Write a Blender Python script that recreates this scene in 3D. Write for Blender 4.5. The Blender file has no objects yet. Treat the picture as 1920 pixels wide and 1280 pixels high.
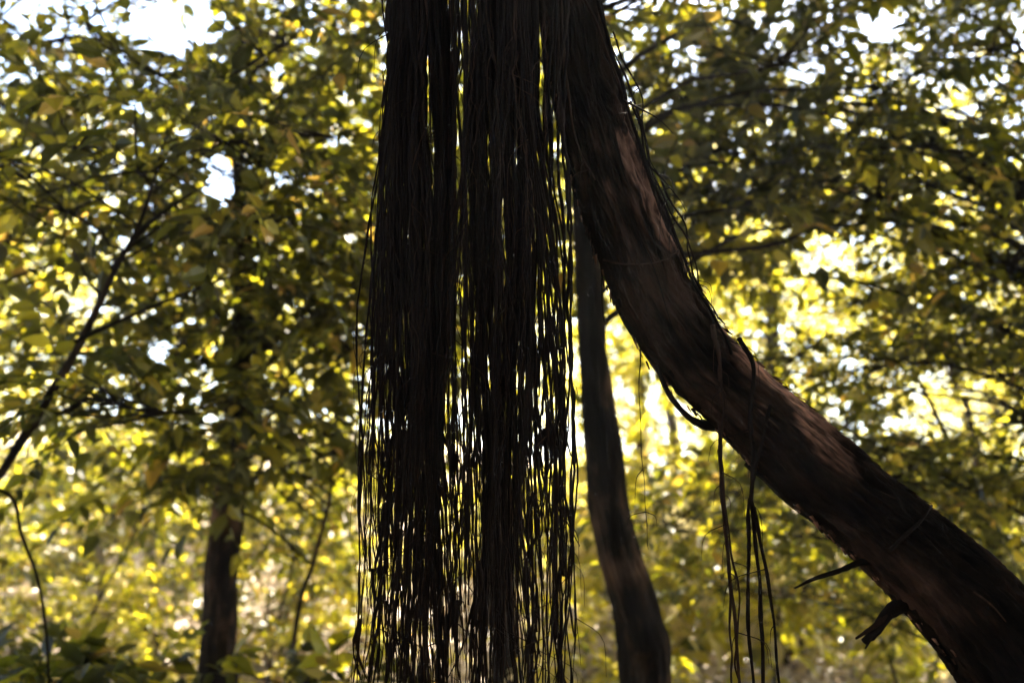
import bpy, math, random
import numpy as np
from mathutils import Vector, Matrix
R = math.radians
SC = bpy.context.scene
COL = SC.collection

# ---------------------------------------------------------------- camera, light, exposure
FOC, PITCH, CAMZ = 35.0, 12.0, 1.6
cam_d = bpy.data.cameras.new('camera'); cam_d.lens = FOC; cam_d.sensor_width = 36
cam_d.clip_start = 0.05; cam_d.clip_end = 3000
cam_d.dof.use_dof = True; cam_d.dof.focus_distance = 2.42; cam_d.dof.aperture_fstop = 1.8
cam = bpy.data.objects.new('camera', cam_d); COL.objects.link(cam)
cam.location = (0, 0, CAMZ); cam.rotation_euler = (R(90 + PITCH), 0, 0)
SC.camera = cam

SUN_EL, SUN_AZ = 57.0, 24.0          # azimuth: degrees to the right of straight ahead (+Y)
w = bpy.data.worlds.new('World'); SC.world = w; w.use_nodes = True
wn = w.node_tree; bg = wn.nodes['Background']
sky = wn.nodes.new('ShaderNodeTexSky'); sky.sky_type = 'NISHITA'; sky.sun_disc = False
sky.sun_elevation = R(SUN_EL); sky.sun_rotation = R(SUN_AZ)
sky.air_density = 1.0; sky.dust_density = 1.5; sky.ozone_density = 1.0
wn.links.new(sky.outputs[0], bg.inputs[0]); bg.inputs[1].default_value = 0.08
sd = bpy.data.lights.new('sun', 'SUN'); sd.energy = 5.0; sd.angle = R(0.5); sd.color = (1.0, 0.89, 0.71)
sun = bpy.data.objects.new('sun', sd); COL.objects.link(sun)
_d = Vector((math.sin(R(SUN_AZ)) * math.cos(R(SUN_EL)), math.cos(R(SUN_AZ)) * math.cos(R(SUN_EL)), math.sin(R(SUN_EL))))
sun.rotation_euler = (-_d).to_track_quat('-Z', 'Y').to_euler(); sun.location = (10, 20, 30)
SC.view_settings.view_transform = 'Standard'; SC.view_settings.look = 'None'
SC.view_settings.exposure = 3.6; SC.view_settings.gamma = 1.0
SC.render.engine = 'CYCLES'
SC.cycles.max_bounces = 6; SC.cycles.diffuse_bounces = 3; SC.cycles.transmission_bounces = 4
SC.cycles.glossy_bounces = 2; SC.cycles.use_denoising = True
SC.cycles.sample_clamp_indirect = 4.0

# ---------------------------------------------------------------- helpers
CP, SP_ = math.cos(R(PITCH)), math.sin(R(PITCH))
K = 36.0 / FOC / 1920.0
def at(px, py, d):
    """point at depth d that stands at photo pixel (px, py)"""
    x = (px - 960) * K * d; v = (640 - py) * K * d
    return np.array([x, d * CP - v * SP_, CAMZ + d * SP_ + v * CP])
def proj(P):
    P = np.atleast_2d(P); y = P[:, 1]; z = P[:, 2] - CAMZ
    d = y * CP + z * SP_; v = -y * SP_ + z * CP
    dd = np.where(d > 0.1, d, 0.1)
    return 960 + P[:, 0] / dd / K, 640 - v / dd / K, d

def hash3(i, j, k, s=0):
    n = (i.astype(np.int64) * 374761393 + j.astype(np.int64) * 668265263 + k.astype(np.int64) * 2147483647 + s * 974711) & 0xffffffff
    n = ((n ^ (n >> 13)) * 1274126177) & 0xffffffff
    n = ((n ^ (n >> 16)) * 2246822519) & 0xffffffff
    return ((n ^ (n >> 15)) & 0xffffff) / float(0xffffff)
def vnoise(P, s=0):
    F = np.floor(P); f = P - F; f = f * f * (3 - 2 * f); F = F.astype(np.int64)
    r = 0
    for a in (0, 1):
        for b in (0, 1):
            for c in (0, 1):
                wgt = (f[:, 0] if a else 1 - f[:, 0]) * (f[:, 1] if b else 1 - f[:, 1]) * (f[:, 2] if c else 1 - f[:, 2])
                r = r + wgt * hash3(F[:, 0] + a, F[:, 1] + b, F[:, 2] + c, s)
    return r
def fbm(P, o=4, s=0):
    r = 0; a = .5; t = 0
    for k in range(o):
        r = r + a * vnoise(P * (2.03 ** k), s + k); t += a; a *= .5
    return r / t

class Acc:
    """collects arrays of vertices and faces, builds ONE mesh object"""
    def __init__(s): s.v = []; s.f = {3: [], 4: []}; s.n = 0; s.att = {}
    def add(s, v, quads=None, tris=None, **att):
        m = len(v); s.v.append(np.asarray(v, float))
        if quads is not None and len(quads): s.f[4].append(np.asarray(quads) + s.n)
        if tris is not None and len(tris): s.f[3].append(np.asarray(tris) + s.n)
        for k, a in att.items(): s.att.setdefault(k, []).append((s.n, np.asarray(a, float)))
        s.n += m
    def mesh(s, name, smooth=True):
        V = np.concatenate(s.v); me = bpy.data.meshes.new(name)
        q = np.concatenate(s.f[4]) if s.f[4] else np.zeros((0, 4), int)
        t = np.concatenate(s.f[3]) if s.f[3] else np.zeros((0, 3), int)
        me.vertices.add(len(V)); me.vertices.foreach_set('co', V.ravel())
        idx = np.concatenate([q.ravel(), t.ravel()]).astype(np.int32)
        me.loops.add(len(idx)); me.loops.foreach_set('vertex_index', idx)
        nq, nt = len(q), len(t)
        st = np.concatenate([np.arange(nq) * 4, nq * 4 + np.arange(nt) * 3]).astype(np.int32)
        me.polygons.add(nq + nt); me.polygons.foreach_set('loop_start', st)
        me.polygons.foreach_set('use_smooth', np.full(nq + nt, smooth))
        for k, parts in s.att.items():
            dim = parts[0][1].ndim
            arr = np.zeros((s.n, 3)) if dim == 2 else np.zeros(s.n)
            for o, a in parts: arr[o:o + len(a)] = a
            at_ = me.attributes.new(k, 'FLOAT_VECTOR' if dim == 2 else 'FLOAT', 'POINT')
            at_.data.foreach_set('vector' if dim == 2 else 'value', arr.ravel())
        me.update(calc_edges=True); me.validate()
        return me
    def build(s, name, mat, parent=None, smooth=True, origin=None):
        if origin is not None: s.v = [a - np.asarray(origin) for a in s.v]
        me = s.mesh(name, smooth); me.materials.append(mat)
        o = bpy.data.objects.new(name, me); COL.objects.link(o)
        if parent is not None: o.parent = parent
        if origin is not None and parent is None: o.location = tuple(origin)
        return o
def tag(o, label=None, cat=None, group=None, kind=None):
    if label: o['label'] = label
    if cat: o['category'] = cat
    if group: o['group'] = group
    if kind: o['kind'] = kind
    return o
def empty(name, loc):
    o = bpy.data.objects.new(name, None); COL.objects.link(o); o.location = tuple(loc); o.empty_display_size = .2
    return o

def spline(pts, n):
    """Catmull-Rom through pts (k, dim) resampled to n points"""
    P = np.asarray(pts, float); k = len(P)
    P = np.vstack([2 * P[0] - P[1], P, 2 * P[-1] - P[-2]])
    t = np.linspace(0, k - 1 - 1e-9, n); i = np.floor(t).astype(int); u = (t - i)[:, None]
    a, b, c, d = P[i], P[i + 1], P[i + 2], P[i + 3]
    return .5 * ((2 * b) + (c - a) * u + (2 * a - 5 * b + 4 * c - d) * u ** 2 + (3 * b - a - 3 * c + d) * u ** 3)
def frames(path, ref):
    T = np.gradient(path, axis=0); T /= np.linalg.norm(T, axis=1)[:, None] + 1e-12
    ref = np.asarray(ref, float); C = ref - (T @ ref)[:, None] * T
    C /= np.linalg.norm(C, axis=1)[:, None] + 1e-9
    return T, C, np.cross(T, C)
def tube(acc, path, rad, sides=6, ref=(.13, -1, .07), **att):
    path = np.asarray(path, float); n = len(path); rad = np.broadcast_to(rad, (n,))
    T, C, S = frames(path, ref); th = np.linspace(0, 2 * np.pi, sides, endpoint=False)
    V = (path[:, None] + rad[:, None, None] * (np.cos(th)[None, :, None] * C[:, None] + np.sin(th)[None, :, None] * S[:, None])).reshape(-1, 3)
    i = np.arange(n - 1)[:, None] * sides; j = np.arange(sides)[None]; j2 = (j + 1) % sides
    q = np.stack([i + j, i + j2, i + sides + j2, i + sides + j], -1).reshape(-1, 4)
    V = np.vstack([V, path[0], path[-1]]); a = n * sides
    jj = np.arange(sides); k2 = (jj + 1) % sides; l = (n - 1) * sides
    t = np.vstack([np.stack([np.full(sides, a), k2, jj], 1), np.stack([np.full(sides, a + 1), l + jj, l + k2], 1)])
    acc.add(V, quads=q, tris=t, **{k: np.full(len(V), float(v)) for k, v in att.items()})

# ---------------------------------------------------------------- materials
def newmat(name):
    m = bpy.data.materials.new(name); m.use_nodes = True; nt = m.node_tree
    for n in list(nt.nodes): nt.nodes.remove(n)
    out = nt.nodes.new('ShaderNodeOutputMaterial'); return m, nt, out
def ramp(nt, fac, stops):
    r = nt.nodes.new('ShaderNodeValToRGB'); e = r.color_ramp.elements
    while len(e) < len(stops): e.new(.5)
    for x, (p, c) in zip(e, stops): x.position = p; x.color = (*c, 1)
    nt.links.new(fac, r.inputs[0]); return r.outputs[0]
def math_(nt, op, a, b):
    n = nt.nodes.new('ShaderNodeMath'); n.operation = op
    for i, v in enumerate((a, b)):
        if isinstance(v, (int, float)): n.inputs[i].default_value = v
        else: nt.links.new(v, n.inputs[i])
    return n.outputs[0]
def leaf_mat(name, refl, trans, tw=.55, gloss=.03):
    """refl / trans: ramps over the per-leaf tint"""
    m, nt, out = newmat(name)
    a = nt.nodes.new('ShaderNodeAttribute'); a.attribute_name = 'tint'
    d = nt.nodes.new('ShaderNodeBsdfDiffuse'); t = nt.nodes.new('ShaderNodeBsdfTranslucent')
    nt.links.new(ramp(nt, a.outputs['Fac'], refl), d.inputs[0]); nt.links.new(ramp(nt, a.outputs['Fac'], trans), t.inputs[0])
    mx = nt.nodes.new('ShaderNodeMixShader'); mx.inputs[0].default_value = tw
    nt.links.new(d.outputs[0], mx.inputs[1]); nt.links.new(t.outputs[0], mx.inputs[2])
    g = nt.nodes.new('ShaderNodeBsdfGlossy'); g.inputs['Roughness'].default_value = .38
    m2 = nt.nodes.new('ShaderNodeMixShader'); m2.inputs[0].default_value = gloss
    nt.links.new(mx.outputs[0], m2.inputs[1]); nt.links.new(g.outputs[0], m2.inputs[2]); nt.links.new(m2.outputs[0], out.inputs[0])
    return m
M = {}
M['leaf'] = leaf_mat('canopy_leaf',
    [(0, (.022, .026, .006)), (.5, (.042, .047, .007)), (.85, (.08, .08, .016)), (1, (.13, .09, .03))],
    [(0, (.045, .052, .004)), (.45, (.15, .15, .006)), (.8, (.58, .50, .02)), (1, (.6, .38, .06))])
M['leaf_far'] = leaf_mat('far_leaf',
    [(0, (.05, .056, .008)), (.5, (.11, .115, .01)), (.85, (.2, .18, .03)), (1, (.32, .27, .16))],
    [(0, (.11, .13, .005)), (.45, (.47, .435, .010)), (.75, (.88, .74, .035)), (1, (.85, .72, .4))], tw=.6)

def bark_mat(name, dark, mid, light, scale=14, bump=1.0, stretch=.22, bare=None):
    m, nt, out = newmat(name)
    a = nt.nodes.new('ShaderNodeAttribute'); a.attribute_name = 'straight'
    mp = nt.nodes.new('ShaderNodeMapping'); mp.inputs['Scale'].default_value = (1, 1, stretch)
    nt.links.new(a.outputs['Vector'], mp.inputs[0])
    n1 = nt.nodes.new('ShaderNodeTexNoise'); n1.inputs['Scale'].default_value = scale; n1.inputs['Detail'].default_value = 8
    n1.inputs['Roughness'].default_value = .65
    n2 = nt.nodes.new('ShaderNodeTexNoise'); n2.inputs['Scale'].default_value = scale * 6; n2.inputs['Detail'].default_value = 6
    n3 = nt.nodes.new('ShaderNodeTexNoise'); n3.inputs['Scale'].default_value = 4; n3.inputs['Detail'].default_value = 5
    for n in (n1, n2): nt.links.new(mp.outputs[0], n.inputs['Vector'])
    nt.links.new(a.outputs['Vector'], n3.inputs['Vector'])
    f = math_(nt, 'ADD', math_(nt, 'MULTIPLY', n1.outputs[0], .6), math_(nt, 'MULTIPLY', n3.outputs[0], .4))
    c = ramp(nt, f, [(.40, dark), (.5, mid), (.62, light)])
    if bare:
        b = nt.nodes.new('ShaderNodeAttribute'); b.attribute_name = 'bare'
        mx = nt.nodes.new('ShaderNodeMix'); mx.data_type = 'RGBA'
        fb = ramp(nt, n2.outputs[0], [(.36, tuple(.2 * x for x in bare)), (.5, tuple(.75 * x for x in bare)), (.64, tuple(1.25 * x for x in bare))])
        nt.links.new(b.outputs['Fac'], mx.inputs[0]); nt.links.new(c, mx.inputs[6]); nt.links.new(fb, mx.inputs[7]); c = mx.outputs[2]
    p = nt.nodes.new('ShaderNodeBsdfPrincipled'); nt.links.new(c, p.inputs['Base Color'])
    p.inputs['Roughness'].default_value = .95; p.inputs['Specular IOR Level'].default_value = .04
    bp = nt.nodes.new('ShaderNodeBump'); bp.inputs['Strength'].default_value = bump; bp.inputs['Distance'].default_value = .025
    h = math_(nt, 'ADD', n1.outputs[0], math_(nt, 'MULTIPLY', n2.outputs[0], .5))
    nt.links.new(h, bp.inputs['Height']); nt.links.new(bp.outputs[0], p.inputs['Normal']); nt.links.new(p.outputs[0], out.inputs[0])
    return m
M['bark'] = bark_mat('banyan_bark', (.009, .0065, .0045), (.024, .0145, .009), (.10, .052, .031), bare=(.66, .32, .19))  # exposed-wood colour, also carries the painted upper-side highlight
M['bark_bg'] = bark_mat('forest_bark', (.007, .005, .0035), (.015, .011, .007), (.11, .065, .036), scale=7)
def root_mat():
    m, nt, out = newmat('root_bark')
    a = nt.nodes.new('ShaderNodeAttribute'); a.attribute_name = 'tint'
    tc = nt.nodes.new('ShaderNodeTexCoord'); mp = nt.nodes.new('ShaderNodeMapping'); mp.inputs['Scale'].default_value = (1, 1, .25)
    n = nt.nodes.new('ShaderNodeTexNoise'); n.inputs['Scale'].default_value = 60; n.inputs['Detail'].default_value = 5
    nt.links.new(tc.outputs['Object'], mp.inputs[0]); nt.links.new(mp.outputs[0], n.inputs['Vector'])
    f = math_(nt, 'ADD', math_(nt, 'MULTIPLY', a.outputs['Fac'], .75), math_(nt, 'MULTIPLY', n.outputs[0], .35))
    c = ramp(nt, f, [(.15, (.012, .009, .007)), (.55, (.022, .014, .010)), (.8, (.08, .042, .025)), (1, (.36, .19, .11))])
    p = nt.nodes.new('ShaderNodeBsdfPrincipled'); nt.links.new(c, p.inputs['Base Color']); p.inputs['Roughness'].default_value = .85
    p.inputs['Specular IOR Level'].default_value = .04
    bp = nt.nodes.new('ShaderNodeBump'); bp.inputs['Strength'].default_value = .5; bp.inputs['Distance'].default_value = .002
    nt.links.new(n.outputs[0], bp.inputs['Height']); nt.links.new(bp.outputs[0], p.inputs['Normal']); nt.links.new(p.outputs[0], out.inputs[0])
    return m
M['root'] = root_mat()
def ground_mat():
    m, nt, out = newmat('forest_floor')
    tc = nt.nodes.new('ShaderNodeTexCoord')
    n = nt.nodes.new('ShaderNodeTexNoise'); n.inputs['Scale'].default_value = 3.5; n.inputs['Detail'].default_value = 10; n.inputs['Roughness'].default_value = .7
    n2 = nt.nodes.new('ShaderNodeTexVoronoi'); n2.inputs['Scale'].default_value = 14
    for x in (n, n2): nt.links.new(tc.outputs['Object'], x.inputs['Vector'])
    f = math_(nt, 'ADD', math_(nt, 'MULTIPLY', n.outputs[0], .7), math_(nt, 'MULTIPLY', n2.outputs['Distance'], .4))
    c = ramp(nt, f, [(.3, (.07, .055, .042)), (.48, (.24, .19, .15)), (.64, (.52, .45, .38))])
    p = nt.nodes.new('ShaderNodeBsdfPrincipled'); p.inputs['Roughness'].default_value = .95; nt.links.new(c, p.inputs['Base Color'])
    bp = nt.nodes.new('ShaderNodeBump'); bp.inputs['Strength'].default_value = .8; bp.inputs['Distance'].default_value = .05
    nt.links.new(f, bp.inputs['Height']); nt.links.new(bp.outputs[0], p.inputs['Normal']); nt.links.new(p.outputs[0], out.inputs[0])
    return m
M['ground'] = ground_mat()
M['litter'] = leaf_mat('dry_leaf',
    [(0, (.12, .08, .05)), (.4, (.30, .22, .15)), (.8, (.55, .45, .36)), (1, (.7, .62, .52))],
    [(0, (.12, .07, .03)), (1, (.5, .4, .25))], tw=.2, gloss=.12)

# ---------------------------------------------------------------- ground
def gz(x, y):
    x = np.asarray(x, float); y = np.asarray(y, float)
    rise = np.clip((y - 8.5), 0, 34) * (.17 - .035 * np.tanh(x / 7.0)) 
    return rise + .18 * np.sin(x * .9 + 1) * np.sin(y * .7) * np.clip(y / 6, 0, 1) - .5 * np.exp(-((y - 6) / 3.0) ** 2)
def make_ground():
    a = Acc()
    gx = np.concatenate([np.linspace(-110, -40, 12)[:-1], np.linspace(-40, 40, 161), np.linspace(40, 110, 12)[1:]])
    gy = np.concatenate([np.linspace(-70, -20, 8)[:-1], np.linspace(-20, 60, 161), np.linspace(60, 130, 14)[1:]])
    X, Y = np.meshgrid(gx, gy); Z = gz(X, Y)
    Z = Z + .12 * (fbm(np.stack([X.ravel() * .8, Y.ravel() * .8, 0 * X.ravel()], 1), 4).reshape(X.shape) - .5)
    nx = len(gx); i, j = np.meshgrid(np.arange(nx - 1), np.arange(len(gy) - 1)); b = (j * nx + i).ravel()
    a.add(np.stack([X.ravel(), Y.ravel(), Z.ravel()], 1), quads=np.stack([b, b + 1, b + nx + 1, b + nx], 1))
    o = a.build('ground', M['ground']); tag(o, kind='structure')
make_ground()

# ---------------------------------------------------------------- leaves
_LY = np.array([0, .28, .28, .28, .62, .62, .62, 1.0])
_LX = np.array([0, -1, 0, 1, -.86, 0, .86, 0])
_LQ = np.array([[1, 2, 5, 4], [2, 3, 6, 5]]); _LT = np.array([[0, 2, 1], [0, 3, 2], [4, 5, 7], [5, 6, 7]])
def add_leaves(acc, P, A, N, L, W, tint, rng):
    """P base, A axis, N normal (n,3), L length, W half width, curved folded blades"""
    n = len(P); A = A / np.linalg.norm(A, axis=1)[:, None]
    S = np.cross(A, N); S /= np.linalg.norm(S, axis=1)[:, None] + 1e-9; N = np.cross(S, A)
    fold = rng.uniform(.1, .45, n)[:, None]; curl = rng.uniform(.0, .35, n)[:, None]
    y = _LY[None]; x = _LX[None]
    V = P[:, None] + A[:, None] * (y * L[:, None])[:, :, None] + S[:, None] * (x * W[:, None])[:, :, None] \
        + N[:, None] * (np.abs(x) * W[:, None] * fold - y ** 2 * L[:, None] * curl)[:, :, None]
    o = (np.arange(n) * 8)[:, None, None]
    acc.add(V.reshape(-1, 3), quads=(_LQ[None] + o).reshape(-1, 4), tris=(_LT[None] + o).reshape(-1, 3), tint=np.repeat(tint, 8))
def unit(v): return v / (np.linalg.norm(v, axis=-1, keepdims=True) + 1e-9)
def sprays(acc, P, D, L, nl, leaf, rng, twig=True, aspect=.22, droop=.35, tbias=0.0, gaps=(), off=0):
    """sprays of leaves: twig from P along D, length L, nl leaves each"""
    n = len(P); D = unit(D); up = np.array([0, 0, 1.0])
    U = unit(up + rng.normal(0, .35, (n, 3))); S = unit(np.cross(D, U)); U = np.cross(S, D)
    t = (np.arange(nl) + 1) / nl
    Pb = P[:, None] + D[:, None] * (t[None] * L[:, None])[..., None]
    Pb[..., 2] -= droop * (t[None] ** 2) * L[:, None]
    side = np.where(np.arange(nl) % 2 == 0, 1.0, -1.0)[None, :, None]
    ang = rng.uniform(.5, 1.25, (n, nl, 1)); ang[:, -1] *= .15
    A = D[:, None] * np.cos(ang) + S[:, None] * np.sin(ang) * side + rng.normal(0, .22, (n, nl, 3))
    A[..., 2] -= rng.uniform(.1, .75, (n, nl))
    N = U[:, None] + rng.normal(0, .38, (n, nl, 3))
    Lf = leaf * rng.uniform(.7, 1.15, (n, 1)) * rng.uniform(.45, 1.2, (n, nl)); Wf = Lf * aspect * rng.uniform(.8, 1.25, (n, nl))
    tint = np.clip(rng.normal(.42 + tbias, .2, (n, nl)) + rng.normal(0, .12, (n, 1)), 0, .97)
    tint = np.where(rng.random((n, nl)) < .02, 1.0, tint)
    Q = Pb.reshape(-1, 3); A = unit(A.reshape(-1, 3)); N = unit(N.reshape(-1, 3)); Lf = Lf.ravel(); Wf = Wf.ravel(); tint = tint.ravel()
    if len(gaps):
        k = keep(Q + off + A * Lf[:, None] * .6, gaps, .3, rng); Q, A, N, Lf, Wf, tint = Q[k], A[k], N[k], Lf[k], Wf[k], tint[k]
    add_leaves(acc, Q, A, N, Lf, Wf, tint, rng)
    return Pb

# regions of the view (in photo pixels) where the wood is thin
GAPS_ALL = [(325, 50, 85, 58), (415, 335, 36, 56), (1650, 50, 44, 30), (300, 660, 28, 22), (520, 330, 26, 22), (610, 925, 70, 22)]
GAPS_NEAR = GAPS_ALL + [(120, 60, 40, 26), (210, 120, 34, 24), (60, 150, 34, 22), (440, 60, 24, 20), (520, 150, 20, 16), (447, 700, 26, 80), (390, 205, 36, 22), (580, 345, 26, 20), (470, 480, 24, 22), (545, 590, 26, 30), (345, 250, 22, 18), (400, 540, 22, 16), (60, 300, 50, 26), (100, 430, 36, 26), (640, 270, 22, 30), (560, 720, 40, 30), (380, 720, 30, 24), (1800, 200, 40, 26), (1420, 430, 36, 26), (1800, 380, 30, 24),(230, 1060, 270, 165), (1235, 790, 40, 50), (1800, 760, 110, 60), (560, 1100, 110, 160), (220, 440, 55, 50), (1560, 480, 60, 34), (1600,190,40,24),
                        (150, 560, 60, 40), (1560, 600, 60, 30), (1480, 1200, 120, 60)]
def keep(P, gaps, soft=.35, rng=None):
    x, y, d = proj(P); k = np.ones(len(P), bool)
    for (cx, cy, rx, ry) in gaps:
        q = np.sqrt(((x - cx) / rx) ** 2 + ((y - cy) / ry) ** 2)
        k &= ~((q < 1 + rng.normal(0, soft, len(P)) * .5) & (d > .2))
    return k

def crown_meshes(tacc, cacc, trunk_path, trunk_rad, C, Rr, ncl, nsp, leaf, rng, gaps=(), rcl=.6, twigs=True, nl=9, spl=.55, world=None, tbias=0, hollow=.0, aspect=.22, limb_r=.028):
    """limbs into tacc, leaf sprays into cacc"""
    C = np.asarray(C, float); Rr = np.asarray(Rr, float); off = np.zeros(3) if world is None else np.asarray(world, float)
    cs = []
    tries = 0
    while len(cs) < ncl and tries < ncl * 60:
        tries += 1
        p = rng.uniform(-1, 1, 3); r = np.linalg.norm(p)
        if r > 1 or r < hollow: continue
        q = C + p * Rr
        if len(gaps) and not keep((q + off)[None], gaps, .35, rng)[0]: continue
        if tries < ncl * 25 and len(cs) and np.min(np.linalg.norm(np.array(cs) - q, axis=1)) < .55 * rcl * 1.2: continue
        cs.append(q)
    if not cs: return
    cs = np.array(cs); tp = np.asarray(trunk_path)
    allP, allD = [], []
    for q in cs:
        dist = np.linalg.norm(tp[:, :2] - q[None, :2], axis=1) * .5 + np.abs(tp[:, 2] - (q[2] - .45 * np.linalg.norm((tp[-1] - q)[:2])))
        i = int(np.argmin(dist)); a = tp[i]; v = q - a; ln = np.linalg.norm(v)
        mid = a + v * .5 + np.array([0, 0, .12 * ln]) + rng.normal(0, .06 * ln, 3)
        n = max(6, int(ln * 5)); pth = spline([a, mid, q], n)
        pth[1:-1] += rng.normal(0, .012, (n - 2, 3))
        rr = min(limb_r * (.5 + .35 * ln), trunk_rad[i] * .6)
        tube(tacc, pth, np.linspace(rr, .007, n), 6, straight_=0) if False else _limb(tacc, pth, np.linspace(rr, .007, n))
        # branchlets carry the sprays
        k = nsp
        th = rng.uniform(0, 2 * np.pi, k); ph = rng.uniform(-.5, .85, k)
        dirs = np.stack([np.cos(th) * np.cos(ph), np.sin(th) * np.cos(ph), np.sin(ph)], 1)
        rad = rcl * rng.uniform(.05, 1, k) ** .6
        P = q + dirs * rad[:, None] * np.array([1, 1, .62])
        D = dirs + unit(v)[None] * .4 + rng.normal(0, .3, (k, 3)); D[:, 2] -= .1
        allP.append(P); allD.append(D)
        if twigs:
            for m in range(0, k, 2):
                tube(tacc, spline([q, q + (P[m] - q) * .5 + rng.normal(0, .04, 3), P[m]], 5), np.linspace(.007, .004, 5), 4)
    P = np.concatenate(allP); D = np.concatenate(allD)
    if len(gaps):
        k = keep(P + off, gaps, .5, rng); P, D = P[k], D[k]
    L = spl * rng.uniform(.6, 1.25, len(P))
    Pb = sprays(cacc, P, D, L, nl, leaf, rng, tbias=tbias, aspect=aspect, gaps=gaps, off=off)
    if twigs:
        for m in range(len(P)):
            pts = np.vstack([P[m], Pb[m][[nl // 3, 2 * nl // 3, nl - 1]]])
            tube(cacc, pts, np.linspace(.0045, .0018, 4), 3, tint=.05)
def _limb(acc, pth, rad, sides=8):
    n = len(pth); tube(acc, pth, rad, sides)

def trunk_tube(acc, path, rad, sides, seed, rough=.06, bare=None, fineg=.8):
    """trunk with a noise-carved surface; stores straightened coordinates for the bark"""
    n = len(path); T, C, S = frames(path, (0.0, -1, 0.02)); S = -S
    th = np.linspace(-np.pi, np.pi, sides, endpoint=False)
    s = np.concatenate([[0], np.cumsum(np.linalg.norm(np.diff(path, axis=0), axis=1))])
    TH, SS = np.meshgrid(th, s); rr = np.broadcast_to(rad[:, None], TH.shape)
    st = np.stack([np.cos(TH) * rr, np.sin(TH) * rr, SS], -1).reshape(-1, 3)
    big = fbm(st * np.array([5, 5, 2.2]) + seed, 3, seed) - .5
    fine = np.abs(fbm(st * np.array([38, 38, 7]) + seed, 4, seed + 9) - .5) * 2
    disp = (big * rough * 2.2 - fine * rough * fineg).reshape(TH.shape)
    b = np.zeros(TH.shape) if bare is None else bare(TH, SS, path, st)
    disp = disp * (1 - .55 * b) - .02 * b
    r = rr * (1 + disp)
    V = path[:, None] + r[..., None] * (np.cos(TH)[..., None] * C[:, None] + np.sin(TH)[..., None] * S[:, None])
    i = np.arange(n - 1)[:, None] * sides; j = np.arange(sides)[None]; j2 = (j + 1) % sides
    q = np.stack([i + j, i + sides + j, i + sides + j2, i + j2], -1).reshape(-1, 4)
    acc.add(V.reshape(-1, 3), quads=q, straight=st, bare=b.ravel())
    return C, S

# ---------------------------------------------------------------- the banyan: leaning trunk, limbs, curtain of aerial roots
D0 = 2.5
rng = np.random.default_rng(7)
base = np.array([at(2260, 1950, 2.55)[0], at(2260, 1950, 2.55)[1], 0.0])
banyan = empty('banyan_tree', base)
tag(banyan, 'leaning banyan tree in sharp focus with a dense curtain of hanging aerial roots', 'tree')
def bz(acc, name, mat, smooth=True):
    acc.v = [a - base for a in acc.v]; return acc.build(name, mat, banyan, smooth)
TP = [(1075, -900, 2.7, 90), (1064, -420, 2.62, 108), (1060, -150, 2.55, 116), (1067, 0, 2.52, 116), (1086, 110, 2.5, 124), (1108, 210, 2.5, 135), (1136, 310, 2.5, 146), (1170, 410, 2.5, 152),
      (1206, 500, 2.5, 156), (1246, 585, 2.5, 160), (1305, 670, 2.5, 156), (1392, 752, 2.5, 150), (1460, 815, 2.5, 158), (1530, 880, 2.49, 166),
      (1622, 957, 2.48, 166), (1703, 1028, 2.47, 174), (1792, 1110, 2.46, 190), (1878, 1208, 2.45, 206), (1972, 1338, 2.45, 230), (2080, 1560, 2.47, 285), (2200, 1800, 2.5, 330), (2270, 2010, 2.55, 450)]
ctl = np.array([[*at(a, b, d), .5 * wd * K * d] for a, b, d, wd in TP])
NT = 760
cp = spline(ctl, NT); tpath, trad = cp[:, :3], cp[:, 3]
tpath[-1, 2] = min(tpath[-1, 2], -.05)
tpx, tpy, _ = proj(tpath)
def bare_lit_mask(TH, SS, path, st):
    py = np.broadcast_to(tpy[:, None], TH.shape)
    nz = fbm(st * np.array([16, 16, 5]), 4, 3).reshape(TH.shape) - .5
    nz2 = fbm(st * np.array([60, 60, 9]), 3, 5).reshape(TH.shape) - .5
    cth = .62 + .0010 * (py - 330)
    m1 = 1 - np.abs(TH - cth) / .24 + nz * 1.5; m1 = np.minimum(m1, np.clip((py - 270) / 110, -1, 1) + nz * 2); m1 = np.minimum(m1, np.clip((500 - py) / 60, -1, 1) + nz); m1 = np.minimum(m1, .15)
    m2 = 1 - np.abs(TH - 1.0) / .75 + nz * 2.4 + nz2 * 1.2; m2 = np.minimum(m2, np.clip((py - 640) / 60, -1, 1) + nz); m2 = np.minimum(m2, np.clip((900 - py) / 160, -1, 1) + nz)  # exposed wood on the upper side, with its warm lit strip painted in
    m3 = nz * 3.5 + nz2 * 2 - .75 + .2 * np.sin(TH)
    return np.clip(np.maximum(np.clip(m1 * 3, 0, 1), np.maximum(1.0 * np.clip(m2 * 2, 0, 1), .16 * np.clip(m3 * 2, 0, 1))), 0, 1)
a = Acc(); FC, FS = trunk_tube(a, tpath, trad, 340, 11, .115, bare_lit_mask, 3.6)
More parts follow.
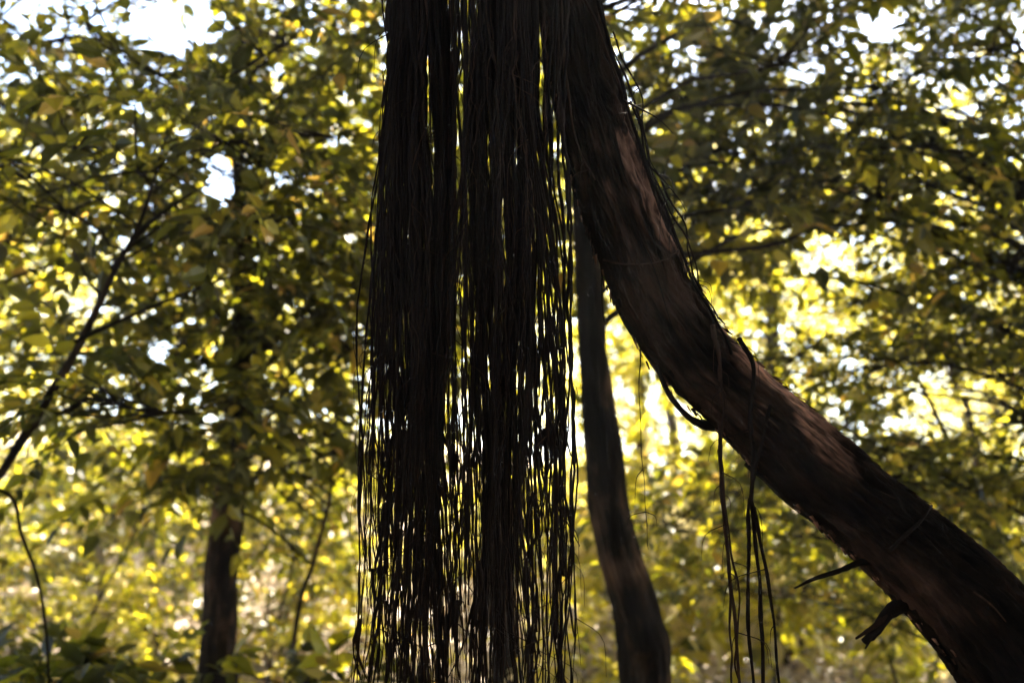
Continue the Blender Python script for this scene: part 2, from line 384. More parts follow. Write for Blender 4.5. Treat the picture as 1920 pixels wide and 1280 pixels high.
# flaking bark along the upper and lower edges of the trunk
gg = np.random.default_rng(77)
for k in range(420):
    i = int(gg.integers(150, 640)); th = gg.choice([1.5, -1.5]) + gg.normal(0, .12)
    c = tpath[i]; nrm = math.cos(th) * FC[i] + math.sin(th) * FS[i]; T = unit(tpath[i + 1] - tpath[i - 1])
    p = c + nrm * trad[i] * (1.0 + gg.uniform(-.03, .015)); ln = gg.uniform(.006, .026); wd = ln * gg.uniform(.2, .5); B = np.cross(T, nrm)
    u = unit(T + nrm * gg.uniform(.05, .4)); V = [p - B * wd, p + B * wd, p + u * ln + B * wd * .6, p + u * ln - B * wd * .5]
    V = np.array(V + [v - nrm * .0018 for v in V]) + 0
    a.add(V, quads=[[0, 1, 2, 3], [7, 6, 5, 4], [0, 4, 5, 1], [1, 5, 6, 2], [2, 6, 7, 3], [3, 7, 4, 0]], straight=V, bare=np.full(8, gg.choice([0, 0, .4])))

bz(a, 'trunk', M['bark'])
def on_trunk(px, py, lift=.004):
    """point on the camera side of the trunk at photo pixel"""
    i = int(np.argmin((tpx - px) ** 2 + (tpy - py) ** 2))
    for _ in range(3):
        c = tpath[i]; r = trad[i]
        p = at(px, py, c[1] / 1.0 if False else np.dot(c - np.array([0, 0, CAMZ]), [0, CP, SP_]))
        off = np.dot(p - c, FS[i]); s_ = np.clip(off / r, -1.25, 1.25)
    cosv = math.sqrt(max(0, 1 - min(1, abs(s_)) ** 2))
    return p + np.array([0, -1, 0]) * (r * cosv * 1.02 + lift)

# limb above the frame that carries the curtain
LIMBZ = 4.05
def limb_path(x0, y0, z0, x1, y1, z1, n=90, sag=.15):
    return spline([(x0, y0, z0), ((x0 * 2 + x1) / 3, (y0 * 2 + y1) / 3 + .04, (z0 * 2 + z1) / 3 + sag), ((x0 + 2 * x1) / 3, (y0 + 2 * y1) / 3 - .03, (z0 + 2 * z1) / 3 + sag), (x1, y1, z1)], n)
itop = int(np.argmin(np.abs(tpath[:, 2] - 3.55)))
lp0 = tpath[itop]
for (ex, ey, ez, rr) in ((-1.9, 2.5, 4.1, .085), (-1.3, 2.9, 4.5, .06), (-1.5, 2.15, 3.95, .05)):
    a = Acc(); p = limb_path(*lp0, ex, ey, ez); trunk_tube(a, p, np.linspace(rr, rr * .35, len(p)), 48, 21, .06); bz(a, 'limb', M['bark'])
# upper trunk limbs with the banyan's own crown, all above the frame
ta, ca = Acc(), Acc()
p = spline([tpath[0], tpath[0] + (.1, .3, 1.4), tpath[0] + (.5, .5, 3.2)], 40)
trunk_tube(ta, p, np.linspace(trad[0], .06, 40), 40, 5, .05)
crown_meshes(ta, ca, p, np.linspace(trad[0], .06, 40), tpath[0] + np.array([0, .8, 2.6]), (3.4, 3.2, 1.5), 46, 26, .13, rng, rcl=.75, nl=9)
bz(ta, 'upper_trunk', M['bark']); bz(ca, 'crown', M['leaf'])

# --- aerial roots
class Root:
    pass
def strand(acc, xs, ys, d, r0, r1, wig, seed, hairs=0, tint=.3, y_top=-560, n=None):
    """xs, ys: pixel control points at depth d"""
    g = np.random.default_rng(seed)
    pts = np.array([at(x, y, d) for x, y in zip(xs, ys)])
    ln = np.linalg.norm(np.diff(pts, axis=0), axis=1).sum(); n = n or max(10, int(ln / .022))
    P = spline(pts, n); t = np.linspace(0, ln, n)
    env = np.clip(t / .3, 0, 1)
    for ax in (0, 1):
        wv = 0
        for fq, am in ((2.2, 1.0), (5.5, .6), (13, .42), (31, .27), (58, .15), (97, .07)):
            wv = wv + am * np.sin(t * fq + g.uniform(0, 6.3)) * g.uniform(.5, 1.3)
        P[:, ax] += wv * wig * env
    for _ in range(int(ln * 2.5)):      # small kinks
        k = g.integers(3, n - 1); P[k:, 0] += g.normal(0, .0028)
    rad = np.linspace(r0, r1, n) * (1 + .16 * np.sin(t * 23 + g.uniform(0, 6)) + g.normal(0, .08, n))
    for _ in range(g.integers(2, 7)):    # knots
        k = g.integers(0, n); rad[max(0, k - 1):k + 2] *= 1.5
    tube(acc, P, np.maximum(rad, .0006), 6, tint=tint)
    for _ in range(hairs):
        k = g.integers(int(n * .25), n - 1); l = g.uniform(.03, .16); up = g.random() < .12
        dx = g.normal(0, .35) * l
        e = P[k] + np.array([dx, g.normal(0, .25) * l, l if up else -l])
        m = P[k] + np.array([dx * .9, 0, (.35 if up else -.35) * l])
        tube(acc, spline([P[k], m, e], 8), np.linspace(min(rad[k] * .55, .0016), .0005, 8), 4, tint=tint + .1)
    return P
roots = []          # (size, spec)
g = np.random.default_rng(43)
def add_group(n, x0, x1, dr, rr, yend, spread=1.0, tint=(.1, .5), wig=.0046, hairs=1, lean=(-10, 6)):
    for _ in range(n):
        xt = g.uniform(x0, x1); d = g.uniform(*dr); ye = g.uniform(*yend) if g.random() < .8 else 1500 + g.uniform(0, 200)
        xm = xt + g.normal(0, 5); c = 870
        xb = xt + (xt - c) * .05 * (ye / 1280.) + g.uniform(*lean) * max(ye, 0) / 1280. * 2
        ys = [-620, -60, ye * .14, ye * .28, ye * .42, ye * .56, ye * .7, ye * .85, ye]
        xs = [xt + (xt - c) * -.05 + g.normal(0, 6), xt] + [xm + (xb - xm) * u + g.normal(0, 2) for u in (0, .1, .25, .45, .65, .85, 1)]
        amp = g.uniform(.5, 1.3)
        xs = [a_ + amp * (8 * math.sin(b_ * .0057 + xt * .045) + 6 * math.sin(b_ * .0121 + xt * .12 + 1)) * min(1, max(0, (b_ + 620) / 600)) for a_, b_ in zip(xs, ys)]
        roots.append(dict(xs=xs, ys=ys, d=d, r0=g.uniform(*rr), wig=wig * g.uniform(.5, 1.5), hairs=int(g.integers(0, hairs + 1)), tint=min(.62, g.uniform(*tint) * (1 if g.random() < .85 else 1.6))))
add_group(26, 718, 758, (2.2, 2.5), (.0014, .0036), (700, 1420), hairs=4, lean=(-36, -4))
add_group(22, 736, 792, (2.25, 2.6), (.0022, .0052), (850, 1500), hairs=3, lean=(-22, 0))
add_group(12, 738, 778, (2.3, 2.6), (.0014, .004), (900, 1500), hairs=3, lean=(-14, 2), tint=(.1, .7))
add_group(80, 772, 840, (2.3, 2.75), (.0016, .0062), (1000, 1600), hairs=3, lean=(-10, 8), tint=(.1, .65))
add_group(17, 842, 893, (2.2, 2.8), (.0018, .0038), (900, 1500), hairs=3, tint=(.2, .8))
add_group(84, 888, 1002, (2.35, 2.8), (.0024, .0066), (1000, 1700), hairs=2, lean=(-6, 6), tint=(.05, .35))
add_group(9, 1008, 1082, (2.3, 2.7), (.003, .0062), (1000, 1700), hairs=3, lean=(-2, 10), tint=(.1, .5))
add_group(30, 740, 1015, (2.2, 2.5), (.0011, .0022), (400, 1350), hairs=5, wig=.010, tint=(.3, .9))
for _ in range(22):       # strands that wander across the others
    x = g.uniform(745, 1030); ye = g.uniform(500, 1500); q = g.normal(0, 26, 4)
    roots.append(dict(xs=[x, x + q[0] * .4, x + q[1], x + q[2], x + q[3]], ys=[-620, -60, ye * .33, ye * .67, ye], d=g.uniform(2.2, 2.4), r0=g.uniform(.0012, .0034), wig=.005, hairs=5, tint=g.uniform(.1, .5)))
# thick fused roots inside the dense part
for x, r, ye in ((905, .019, 700), (925, .022, 620), (948, .024, 560), (968, .022, 500), (985, .015, 660), (790, .013, 900), (812, .016, 820), (938, .012, 1300),
                 (1000, .011, 1000)):
    roots.append(dict(xs=[x + g.normal(0, 12), x + g.normal(0, 4), x + g.normal(0, 5), x + g.normal(0, 5), x + g.normal(0, 8)], ys=[-620, -60, ye * .33, ye * .67, ye], d=g.uniform(2.55, 2.7), r0=r, wig=.004, hairs=6, tint=.06))
roots.sort(key=lambda s: -s['r0'] * (s['ys'][-1] + 500) / s['d'])
rest = Acc()
for k, s in enumerate(roots):
    acc = Acc() if k < 84 else rest
    s['xs'] = list(s['xs']); 
    strand(acc, s['xs'], s['ys'], s['d'], s['r0'], s['r0'] * (.42 if s['r0'] < .01 else .12), s['wig'], 1000 + k, s['hairs'], s['tint'])
    if k < 84: bz(acc, 'aerial_root', M['root'])
# tip tassels: bundles of fine rootlets hanging from a knot
for _ in range(70):
    x = g.uniform(672, 1075); y = g.uniform(640, 1180); d = g.uniform(2.25, 2.6)
    for _ in range(g.integers(2, 5)):
        l = g.uniform(90, 330); strand(rest, [x, x + g.normal(0, 8), x + g.normal(0, 14)], [y, y + l * .5, y + l], d, g.uniform(.0012, .0026), .0007, .003, int(g.integers(1e6)), 1, g.uniform(.1, .5))
    xc = min(max(x, 742), 975) + g.normal(0, 5)
    strand(rest, [xc, xc, xc * .6 + x * .4, x + g.normal(0, 4), x], [-620, -60, y * .3, y * .7, y + 5], d, .003, .0026, .003, int(g.integers(1e6)), 1, .3)
tag(bz(rest, 'aerial_rootlets', M['root']), 'mass of thinner aerial roots and rootlets filling the hanging curtain', kind='stuff')

def single(name, pts, r0, r1, seed, d=None, wig=.0015, tint=.4, hairs=0, lift=.006, on=True, n=None):
    a = Acc(); q = []
    for p in pts:
        if len(p) == 3: q.append(at(*p))
        else: q.append(on_trunk(p[0], p[1], lift))
    gg = np.random.default_rng(seed); q = np.array(q); ln = np.linalg.norm(np.diff(q, axis=0), axis=1).sum(); n = n or max(12, int(ln / .012))
    P = spline(q, n); t = np.linspace(0, ln, n); e = np.clip(np.minimum(t, ln - t + .02) / .05, 0, 1)
    for ax in (0, 2):
        P[:, ax] += wig * e * (np.sin(t * 19 + gg.uniform(0, 6)) + .6 * np.sin(t * 47 + gg.uniform(0, 6)) + .4 * np.sin(t * 8 + gg.uniform(0, 6)))
    rad = np.linspace(r0, r1, n) * (1 + gg.normal(0, .07, n) + .12 * np.sin(t * 33))
    tube(a, P, np.maximum(rad, .0006), 8, tint=tint)
    for _ in range(hairs):
        k = gg.integers(4, n - 1); l = gg.uniform(.02, .12); dx = gg.normal(0, .5) * l
        tube(a, spline([P[k], P[k] + np.array([dx, -.2 * l, -.3 * l]), P[k] + np.array([dx * 1.2, -.1 * l, -l])], 7), np.linspace(.0014, .0005, 7), 4, tint=tint)
    o = bz(a, name, M['root']); return o
# roots and vines that cling to the leaning trunk
single('clinging_root', [(1058, -60), (1052, 90), (1062, 200), (1082, 300), (1110, 362)], .0045, .0018, 1, tint=.7, hairs=3)
single('clinging_root', [(1040, -60), (1046, 120), (1040, 190), (1058, 290), (1088, 372)], .0035, .0015, 2, tint=.6, hairs=2)
single('clinging_root', [(1010, -40), (1022, 130), (1050, 240), (1068, 330)], .0055, .002, 3, tint=.3)
single('clinging_root', [(1082, 10), (1110, 70), (1145, 150), (1170, 190)], .0035, .003, 4, tint=.65)
single('twig', [(1168, 188, 2.40), (1200, 205, 2.38), (1235, 222, 2.36), (1262, 250, 2.35)], .003, .001, 5, tint=.3)
single('vine', [(1118, -30, 2.42), (1138, 60, 2.41), (1168, 170, 2.41), (1205, 280, 2.42), (1248, 400, 2.42), (1290, 505, 2.42), (1335, 585, 2.43), (1372, 665, 2.42)], .005, .0035, 6, tint=.2, hairs=4, wig=.003)
single('vine', [(1122, -30, 2.43), (1150, 90, 2.42), (1190, 200, 2.42), (1228, 330, 2.41), (1262, 410, 2.42), (1300, 470, 2.43), (1318, 545, 2.43)], .0032, .002, 7, tint=.4, hairs=4, wig=.005)
single('vine', [(1182, 190, 2.45), (1218, 300, 2.44), (1252, 360, 2.44), (1288, 440, 2.44), (1300, 500, 2.44), (1345, 600, 2.44)], .0028, .002, 8, tint=.25, hairs=5, wig=.006)
single('vine', [(1150, 60, 2.46), (1196, 175, 2.45), (1212, 260, 2.45), (1240, 330, 2.46), (1285, 400, 2.46)], .0022, .0012, 9, tint=.25, hairs=4, wig=.006)
single('vine', [(1128, 498), (1165, 516), (1212, 518), (1250, 498), (1272, 478)], .0026, .0022, 10, tint=.75, wig=.0008)
single('vine', [(1640, 1030), (1668, 1000), (1700, 972), (1728, 950)], .0055, .003, 11, tint=.35)
single('vine', [(1780, 1105), (1810, 1130), (1835, 1158)], .0025, .0015, 12, tint=.8)
single('vine', [(1160, 420), (1190, 470), (1225, 560), (1250, 640)], .002, .001, 13, tint=.4)
# roots hanging off the middle of the trunk
single('aerial_root', [(1322, 625), (1332, 700), (1343, 800), (1350, 870, 2.36), (1362, 1000, 2.36), (1376, 1150, 2.37), (1388, 1300, 2.37), (1392, 1420, 2.37)], .006, .0035, 14, tint=.72, hairs=6)
single('aerial_root', [(1325, 640), (1338, 740), (1352, 850, 2.35), (1358, 960, 2.35), (1366, 1100, 2.35), (1372, 1220, 2.35), (1368, 1300, 2.35)], .0038, .0025, 15, tint=.6, hairs=5, wig=.003)
single('aerial_root', [(1350, 850, 2.37), (1368, 1010, 2.38), (1384, 1130, 2.38), (1382, 1240, 2.38), (1396, 1330, 2.38)], .003, .002, 22, tint=.6, hairs=6, wig=.003)
single('aerial_root', [(1380, 640), (1396, 700), (1388, 800), (1402, 850), (1412, 895, 2.35), (1403, 960, 2.35), (1405, 1060, 2.36), (1402, 1160, 2.36), (1412, 1300, 2.36), (1415, 1400, 2.36)], .0062, .004, 16, tint=.35, hairs=3)
single('aerial_root', [(1424, 770), (1412, 830), (1413, 900, 2.37), (1412, 980, 2.37), (1424, 1100, 2.37), (1430, 1220, 2.37), (1432, 1400, 2.37)], .0045, .0055, 17, tint=.3, hairs=2)
single('aerial_root', [(1408, 940, 2.36), (1424, 1000, 2.36), (1440, 1090, 2.36), (1452, 1180, 2.36), (1464, 1300, 2.36)], .0055, .003, 18, tint=.3, hairs=2)
single('aerial_root', [(1200, 640, 2.5), (1200, 740, 2.5), (1203, 860, 2.5), (1212, 950, 2.5), (1216, 1030, 2.5)], .0016, .0007, 19, tint=.2, hairs=4, wig=.002)
single('aerial_root', [(1130, 470, 2.5), (1128, 560, 2.48), (1134, 605, 2.48)], .003, .0018, 20, tint=.2)
# broken stubs and dead twigs on the trunk's underside
single('stub', [(1345, 800, 2.52), (1305, 790, 2.45), (1262, 752, 2.42), (1232, 685, 2.4)], .0125, .005, 31, tint=.2, wig=.003)
single('stub', [(1300, 740, 2.5), (1275, 725, 2.46), (1255, 695, 2.44)], .008, .004, 32, tint=.2)
single('stub', [(1400, 870, 2.5), (1430, 895, 2.45), (1468, 928, 2.43)], .008, .0025, 33, tint=.25)
single('stub', [(1650, 1035, 2.5), (1615, 1052, 2.43), (1560, 1075, 2.4), (1490, 1102, 2.38)], .0135, .002, 34, tint=.25, wig=.002)
single('stub', [(1752, 1085, 2.5), (1700, 1128, 2.45), (1660, 1160, 2.41), (1618, 1202, 2.39)], .034, .008, 35, tint=.3, wig=.003)
single('stub', [(1668, 1150, 2.41), (1640, 1172, 2.39), (1604, 1196, 2.38)], .008, .0035, 36, tint=.6)
single('stub', [(1650, 1170, 2.41), (1636, 1190, 2.39), (1622, 1215, 2.38)], .007, .002, 37, tint=.5)
# ---------------------------------------------------------------- forest trees
def tree(name, label, pts, rads, crown, ncl, nsp, leaf, seed, group=None, gaps=(), mat='leaf', cat='tree', rcl=.6, nl=9, spl=.55, twigs=True, tbias=0, sides=40, limb_r=.015, hollow=0, aspect=.22, extra=None):
    rg = np.random.default_rng(seed); pts = np.array(pts, float)
    b = pts[0].copy(); b[2] = float(gz(b[0], b[1])) - .02; pts[0] = b
    root = empty(name, b); tag(root, label, cat, group)
    n = 90; cp_ = spline(np.column_stack([pts, rads]), n); pth, rd = cp_[:, :3], cp_[:, 3]
    pth[5:, :2] += (np.stack([np.sin(pth[5:, 2] * 2.1 + seed), np.cos(pth[5:, 2] * 1.7 + seed)], 1) * .02)
    rd = rd * (1 + .5 * np.exp(-np.arange(n) / 5.0) * (rd[0] > .04))
    ta, ca = Acc(), Acc(); trunk_tube(ta, pth - b, rd, sides, seed, .22, None, 1.2)
    for (C, Rr, k) in crown:
        crown_meshes(ta, ca, pth - b, rd, np.array(C) - b, Rr, int(ncl * k), nsp, leaf, rg, gaps, rcl, twigs, nl, spl, world=b, tbias=tbias, hollow=hollow, aspect=aspect, limb_r=limb_r)
    if extra:
        for ep, er in extra: tube(ta, spline(np.array(ep) - b, 30), np.linspace(er[0], er[1], 30), 8)
    ta.build('trunk', M['bark_bg'], root)
    if ca.n: ca.build('crown', M[mat], root, smooth=False)
    return root
def copy_tree(o, parent=None):
    c = o.copy(); COL.objects.link(c); c.parent = parent
    for ch in o.children:
        d = ch.copy(); COL.objects.link(d); d.parent = c
    return c

# --- near trees (5-8 m): the ones that can be told apart
tree('forest_tree', 'mossy grey trunk with a bend, standing just behind the leaning banyan trunk', 
     [at(1205, 1500, 5.0), at(1205, 1290, 5.0), at(1196, 1170, 5.0), at(1165, 1040, 5.0), at(1146, 940, 5.0), at(1136, 840, 5.02), at(1118, 700, 5.05), at(1104, 560, 5.1), at(1092, 430, 5.15), at(1082, 250, 5.2), at(1080, 0, 5.3), at(1100, -400, 5.6)],
     [.14, .128, .115, .102, .1, .092, .082, .074, .066, .06, .055, .04],
     [((.9, 5.8, 4.6), (1.7, 1.2, 1.5), 1.6), ((1.6, 7.6, 9.2), (2.8, 2.2, 1.1), 1.6)], 20, 14, .16, 101, gaps=GAPS_NEAR, sides=90)  # second crown lobe is above the view, added for shade
tree('forest_tree', 'straight dark trunk with a sunlit reddish edge in the lower left of the clearing',
     [at(405, 1420, 7), at(410, 1240, 7), at(422, 1080, 7), at(434, 920, 7), at(440, 780, 7.05), at(450, 600, 7.1), at(455, 380, 7.2), at(440, 0, 7.5), at(430, -300, 7.8)],
     [.14, .128, .118, .11, .10, .08, .055, .03, .02],
     [((-2.0, 7.0, 4.4), (2.2, 1.4, 1.9), 1.0), ((-1.6, 6.6, 3.0), (1.2, .9, .7), .3), ((-1.6, 8, 9.4), (3.2, 2.5, 1.1), 1.1)], 34, 17, .17, 102, gaps=GAPS_NEAR, sides=80)  # last lobe, unseen overhead, is added as a shading canopy
tree('sapling', 'slender dark sapling leaning in diagonally from the left edge with a forked top',
     [at(-260, 1380, 4.3), at(-90, 1040, 4.4), at(0, 880, 4.45), at(70, 760, 4.5), at(140, 640, 4.55), at(205, 510, 4.6), at(262, 410, 4.65), at(320, 250, 4.8)],
     [.031, .025, .021, .019, .016, .013, .009, .004],
     [((-1.75, 4.9, 3.7), (1.0, .7, .8), 1.0), ((-1.75, 4.7, 2.3), (.25, .2, .05), .13)], 16, 14, .14, 103, gaps=GAPS_ALL, sides=24,
     extra=[([at(208, 505, 4.6), at(270, 430, 4.65), at(340, 375, 4.7), at(420, 330, 4.75)], (.013, .004)), ([at(140, 640, 4.55), at(250, 590, 4.6), at(360, 545, 4.65), at(480, 500, 4.7)], (.012, .004)),
            ([at(-60, 900, 4.4), at(20, 930, 4.4), at(40, 1000, 4.4), at(72, 1090, 4.45), at(88, 1200, 4.5), at(92, 1300, 4.5)], (.009, .006))])
tree('sapling', 'thin leaning sapling between the lower left trunk and the root curtain',
     [at(540, 1330, 6.5), at(556, 1180, 6.5), at(585, 1050, 6.5), at(612, 930, 6.5), at(622, 820, 6.5), at(640, 700, 6.5)],
     [.02, .018, .016, .014, .012, .006],
     [((-1.7, 6.4, 2.5), (.8, .6, .75), 1.0)], 13, 14, .16, 104, gaps=GAPS_ALL, sides=20)
tree('sapling', 'broad leaved sapling with big bright leaves behind the trunk bend',
     [at(1290, 1240, 10.2), at(1285, 1100, 10.2), at(1275, 950, 10.2), at(1262, 800, 10.2)],
     [.03, .026, .02, .008],
     [((3.1, 10.3, 1.65), (1.3, .7, 1.3), .6), ((1.65, 10.1, 1.5), (.85, .6, 1.1), 1.0)], 13, 9, .27, 105, sides=20, tbias=.25, aspect=.28, mat='leaf_far', spl=.7)
tree('forest_tree', 'leafy tree reaching in from the right edge with dark glossy leaves above the leaning trunk',
     [(4.6, 6.4, 0), (4.5, 6.4, 2), (4.2, 6.5, 4), (4.0, 6.6, 6.4)], [.14, .12, .1, .05],
     [((2.9, 6.5, 4.3), (2.1, 1.4, 1.7), 1.0), ((3.1, 6.6, 2.6), (1.4, 1.0, .9), .3)], 64, 26, .105, 106, gaps=GAPS_NEAR, twigs=True)
tree('forest_tree', 'tree with dark boughs filling the gap left of the root curtain',
     [(-.08, 8.2, 0), (-.08, 8.2, 2), (-.15, 8.2, 4), (-.5, 8.2, 7)], [.11, .10, .08, .04],
     [((-1.0, 8.0, 4.9), (1.7, 1.2, 1.9), 1.0)], 28, 18, .17, 107, gaps=GAPS_NEAR)
tree('forest_tree', 'tree with drooping boughs over the upper left corner',
     [(-4.9, 7.0, 0), (-4.7, 7, 2), (-4.4, 7, 4), (-4.2, 7, 7)], [.13, .12, .1, .05],
     [((-3.4, 6.8, 4.3), (1.5, 1.2, 1.7), 1.0)], 28, 17, .15, 108, gaps=GAPS_NEAR)
tree('forest_tree', 'young tree with olive leaves hanging below the right end of the leaning trunk',
     [(3.9, 7.6, 0), (3.8, 7.6, 1), (3.5, 7.6, 2), (3.1, 7.6, 3)], [.035, .03, .025, .015],
     [((2.4, 7.4, 1.9), (1.7, .9, .95), 1.0)], 24, 17, .12, 109, gaps=GAPS_NEAR)
tree('shrub', 'low dark leafy shrub along the bottom edge left of the roots', [(-2.6, 5.6, 0), (-2.6, 5.6, .5), (-2.6, 5.6, .9)], [.02, .015, .008],
     [((-2.3, 5.6, .72), (1.7, .5, .28), 1.0)], 18, 16, .16, 110, cat='shrub', rcl=.35, spl=.35)

# --- middle distance (10-16 m): boughs with the sun behind them
mid = [
 (-7.0, -5.6, 11.5, 'sunlit yellow green tree at the far left behind the diagonal sapling', 4.2, (2.7, 1.5, 2.9)),
 (-3.6, -2.6, 12.7, 'yellow green tree rising behind the dark lower left trunk', 5.0, (2.5, 1.4, 3.0)),
 (-.3, .6, 12.0, 'yellow lit tree seen through the slits of the root curtain', 4.8, (2.5, 1.4, 3.2)),
 (3.0, 3.4, 11.6, 'yellow lit tree behind the upper curve of the leaning trunk', 5.0, (2.6, 1.4, 3.0)),
 (1.75, 1.9, 13.6, 'yellow tree filling the gap between the bent rear trunk and the leaning trunk', 4.0, (1.9, 1.2, 3.6)),
 (7.0, 5.2, 14.6, 'pale yellow tree over the lower right part of the leaning trunk', 4.6, (2.4, 1.4, 3.8)),
 (7.6, 6.2, 12.6, 'tree with golden leaves at the far right edge', 5.3, (2.8, 1.5, 3.4)),
]
for k, (tx, x, y, lab, h, Rr) in enumerate(mid):
    z = float(gz(x, y))
    tree('forest_tree', lab, [(tx, y, z), (tx * .9 + x * .1, y, z + 2), (tx * .6 + x * .4, y, z + 4.5), (x, y, z + 7.5)], [.11, .10, .07, .03],
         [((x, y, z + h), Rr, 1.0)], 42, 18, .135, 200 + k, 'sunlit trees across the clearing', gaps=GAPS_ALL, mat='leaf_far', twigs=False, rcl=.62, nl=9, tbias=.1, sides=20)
# --- far trees (17-30 m): shared crowns
protos = []
for k in range(4):
    lab = 'pale far tree'
    x, y = [(-9.6, 18), (-3.5, 19.5), (3, 19), (9, 18.5)][k]; z = float(gz(x, y))
    protos.append(tree('forest_tree', ['far pale tree high on the left slope', 'far pale tree in line with the lower left trunk', 'far pale tree in line with the leaning trunk', 'far pale tree behind the right edge foliage'][k],
        [(x, y, z), (x + .1, y, z + 2), (x - .2, y, z + 5), (x, y, z + 7.5)], [.13, .12, .08, .03], [((x, y, z + 4.5), (3.4, 2.2, 4.7), 1.0)], 62, 24, .14, 300 + k,
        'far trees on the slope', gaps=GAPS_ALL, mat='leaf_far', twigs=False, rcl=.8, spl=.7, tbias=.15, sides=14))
FARL = 'blurred pale tree packed among its like along the top of the slope'
for k, (x, y, s, rz) in enumerate([(-13, 24, 1.0, 1), (-6.2, 27, .9, 2), (-.4, 28, .8, 3), (6.2, 27, .9, 4), (13, 25, 1.0, 5), (-17, 31, 1.0, .5), (16, 32, 1.0, 2.2), (3, 34, .9, 2.9)]):
    o = copy_tree(protos[k % 4]); o.location = (x, y, float(gz(x, y))); o.rotation_euler.z = rz; o.scale = (s, s, s)
    o['label'] = FARL; o['group'] = 'blurred trees on the slope top'

# --- understorey on the slope
sh = []
for k in range(3):
    sh.append(tree('shrub', 'sunlit shrub', [(0, 14 + k, 0), (0.02, 14 + k, .4 + float(gz(0, 14 + k))), (0, 14 + k, .9 + float(gz(0, 14 + k)))], [.02, .015, .008],
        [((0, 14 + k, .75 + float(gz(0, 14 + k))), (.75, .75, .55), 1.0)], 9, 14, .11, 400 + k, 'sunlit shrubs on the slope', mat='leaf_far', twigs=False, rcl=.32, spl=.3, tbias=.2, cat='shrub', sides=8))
gg = np.random.default_rng(5)
SHL = 'small blurred sunlit shrub dotted over the slope in the lower left background'
cnt = 0
while cnt < 62:
    y = gg.uniform(8.5, 24); x = gg.uniform(-.6, .6) * y
    o = copy_tree(sh[cnt % 3]) if cnt >= 3 else sh[cnt]
    o.location = (x, y, float(gz(x, y)) - .03); o.rotation_euler.z = gg.uniform(0, 6.28); s = gg.uniform(.5, 1.25); o.scale = (s, s, s * gg.uniform(.8, 1.2))
    o['label'] = SHL; o['group'] = 'sunlit shrubs on the slope'; cnt += 1
db = Acc(); pb = spline([at(180, 1010, 11), at(196, 1070, 11), at(206, 1115, 11), at(232, 1142, 11)], 24); tube(db, pb, np.linspace(.03, .022, 24), 8)
tag(db.build('fallen_branch', M['litter'], origin=at(232, 1142, 11)), 'pale curved dead branch on the sunlit slope at the lower left', 'branch')
dsh = tree('shrub', 'knee high olive green bush on the slope', [(0, 12, 0), (0.02, 12, .5 + float(gz(0, 12))), (0, 12, 1.1 + float(gz(0, 12)))], [.02, .015, .008],
        [((0, 12, .9 + float(gz(0, 12))), (.9, .8, .7), 1.0)], 12, 13, .15, 444, 'olive bushes on the slope', mat='leaf', twigs=False, rcl=.36, spl=.35, cat='shrub', sides=8, tbias=.1)
for k, (px, y, s) in enumerate([(60, 10.5, .8), (170, 13, 1.2), (300, 11, .8), (345, 15, 1.4), (520, 11.5, .9), (640, 13, 1.1), (480, 16, 1.3), (90, 16, 1.3), (230, 18, 1.5), (1150, 12, 1), (1300, 14, 1.3), (1480, 12, 1.1), (1600, 15, 1.5), (1750, 12.5, 1.2), (1900, 15, 1.5), (960, 14, 1.2)]):
    o = dsh if k == 0 else copy_tree(dsh); x = (px - 960) * K * y
    o.location = (x, y, float(gz(x, y)) - .03); o.rotation_euler.z = k * 2.1; o.scale = (s, s, s); o['label'] = 'soft olive green bush among the sunlit shrubs on the slope'
for k, (px, y, h, sway) in enumerate([(160, 9.2, 2.6, .5), (285, 10.8, 2.2, -.35), (520, 9.8, 2.6, .25), (690, 10.2, 2.9, -.2), (1420, 9.6, 2.6, .3), (1660, 9.0, 2.3, -.4)]):
    x = (px - 960) * K * y; z = float(gz(x, y)) 
    tree('sapling', ['thin leaning sapling on the slope near the left edge', 'thin sapling on the slope just left of the dark left trunk', 'thin sapling on the slope just right of the dark left trunk', 'thin sapling against the left edge of the root curtain',
        'thin sapling behind the thin roots hanging off the leaning trunk', 'thin sapling under the broken stub of the leaning trunk'][k], [(x, y, z), (x + sway * .3, y, z + h * .35), (x + sway, y, z + h * .7), (x + sway * 1.2, y, z + h)], [.022, .018, .013, .006],
        [((x + sway, y, z + h * .8), (.7, .5, h * .3), 1.0)], 8, 9, .13, 700 + k, mat='leaf_far' if k % 2 else 'leaf', rcl=.35, spl=.4, sides=8, gaps=[(235, 1050, 150, 110)])
# fallen leaves and ground cover
a = Acc(); n = 90000
y = gg.uniform(3, 34, n); x = gg.uniform(-.75, .75, n) * y; z = gz(x, y) + gg.uniform(.0, .12, n)
ax = gg.normal(0, 1, (n, 3)); ax[:, 2] *= .35; nn = gg.normal(0, .6, (n, 3)) + np.array([0, 0, 1.0])
add_leaves(a, np.stack([x, y, z], 1), unit(ax), unit(nn), gg.uniform(.06, .2, n), gg.uniform(.015, .05, n), gg.uniform(0, 1, n), gg)
tag(a.build('leaf_litter', M['litter'], smooth=False), 'pale dry fallen leaves scattered over the forest floor', 'fallen leaves', kind='stuff')

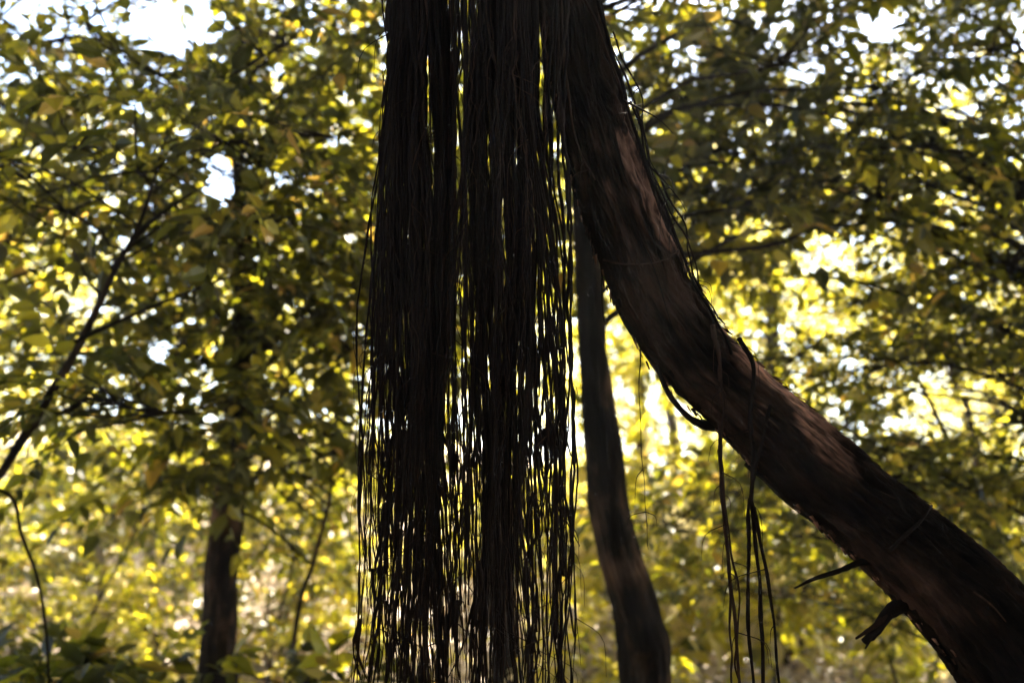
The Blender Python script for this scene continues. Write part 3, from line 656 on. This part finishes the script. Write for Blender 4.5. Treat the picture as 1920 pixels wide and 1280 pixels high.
# --- unseen tall canopy over and behind the viewpoint, added to shade the banyan
tall = []
for k in range(3):
    tall.append(tree('shade_tree', 'unseen tall canopy tree added to shade the banyan', [(0, 0, 0), (.1, 0, 3), (0, .1, 6), (0, 0, 9)], [.2, .17, .13, .08],
        [((0, 0, 9.2), (3.6, 3.6, 1.7), 1.0)], 66, 44, .17, 500 + k, 'added shade trees around the viewpoint', twigs=False, rcl=.85, spl=.7, sides=16, limb_r=.04))
spots = [(-6.3, 9.0, 1.15), (6.3, 9.0, 1.15), (5.4, 6.6, .9), (-3.0,4.2,.9), (2.6, .9, .95), (3.2, -4.4, .9), (-1.8, -1.2, .85), (.4, -9.5, 1), (5.2, 3.6, 1.0), (-5.2, 3.2, 1.0), (6.0, -2.2, .9), (-5.6, -2.6, .9), (0.2, -4.2, .85), (3.0, -7.5, .9), (-3.4, -8, .9), (9.6, 2.5, .9), (-9.8, 2, .9)]
for k, (x, y, s) in enumerate(spots):
    o = tall[k] if k < 3 else copy_tree(tall[k % 3])
    o.location = (x, y, float(gz(x, y))); o.rotation_euler.z = k * 1.3; o.scale = (s, s, s)
# unseen bushes added behind the viewpoint to cut light from that side
bsh = tree('shrub', 'unseen tall bush added behind the viewpoint to cut front light', [(0, 0, 0), (.05, 0, 1), (0, 0, 3)], [.08, .06, .03], [((0, 0, 2.3), (1.6, 1.3, 2.2), 1.0)], 40, 30, .2, 600,
    'unseen bushes added to cut front light', twigs=False, rcl=.6, spl=.5, cat='shrub', sides=10)
for k, (x, y) in enumerate([(-3, -3.8), (-1.2, -4.6), (.8,-4.4), (2.4, -4.2), (4.2,-3.0), (5.2, -.9), (-4.9, -1.8), (-5.2, .9), (5.6, 1.6), (-1.6, -7), (2, -7)]):
    o = bsh if k == 0 else copy_tree(bsh)
    o.location = (x, y, 0); o.rotation_euler.z = k * 1.7

# ---------------------------------------------------------------- sunlit air
hm, nt, out = newmat('air'); v = nt.nodes.new('ShaderNodeVolumePrincipled'); v.inputs['Density'].default_value = .0018
v.inputs['Color'].default_value = (.93, .96, 1, 1); v.inputs['Anisotropy'].default_value = .45; nt.links.new(v.outputs[0], out.inputs['Volume'])
ha = Acc(); X0, X1, Y0, Y1, Z0, Z1 = -115, 115, -75, 135, -2.5, 19
ha.add([[X0, Y0, Z0], [X1, Y0, Z0], [X1, Y1, Z0], [X0, Y1, Z0], [X0, Y0, Z1], [X1, Y0, Z1], [X1, Y1, Z1], [X0, Y1, Z1]],
       quads=[[3, 2, 1, 0], [4, 5, 6, 7], [0, 1, 5, 4], [1, 2, 6, 5], [2, 3, 7, 6], [3, 0, 4, 7]])
tag(ha.build('haze', hm, smooth=False), kind='stuff')
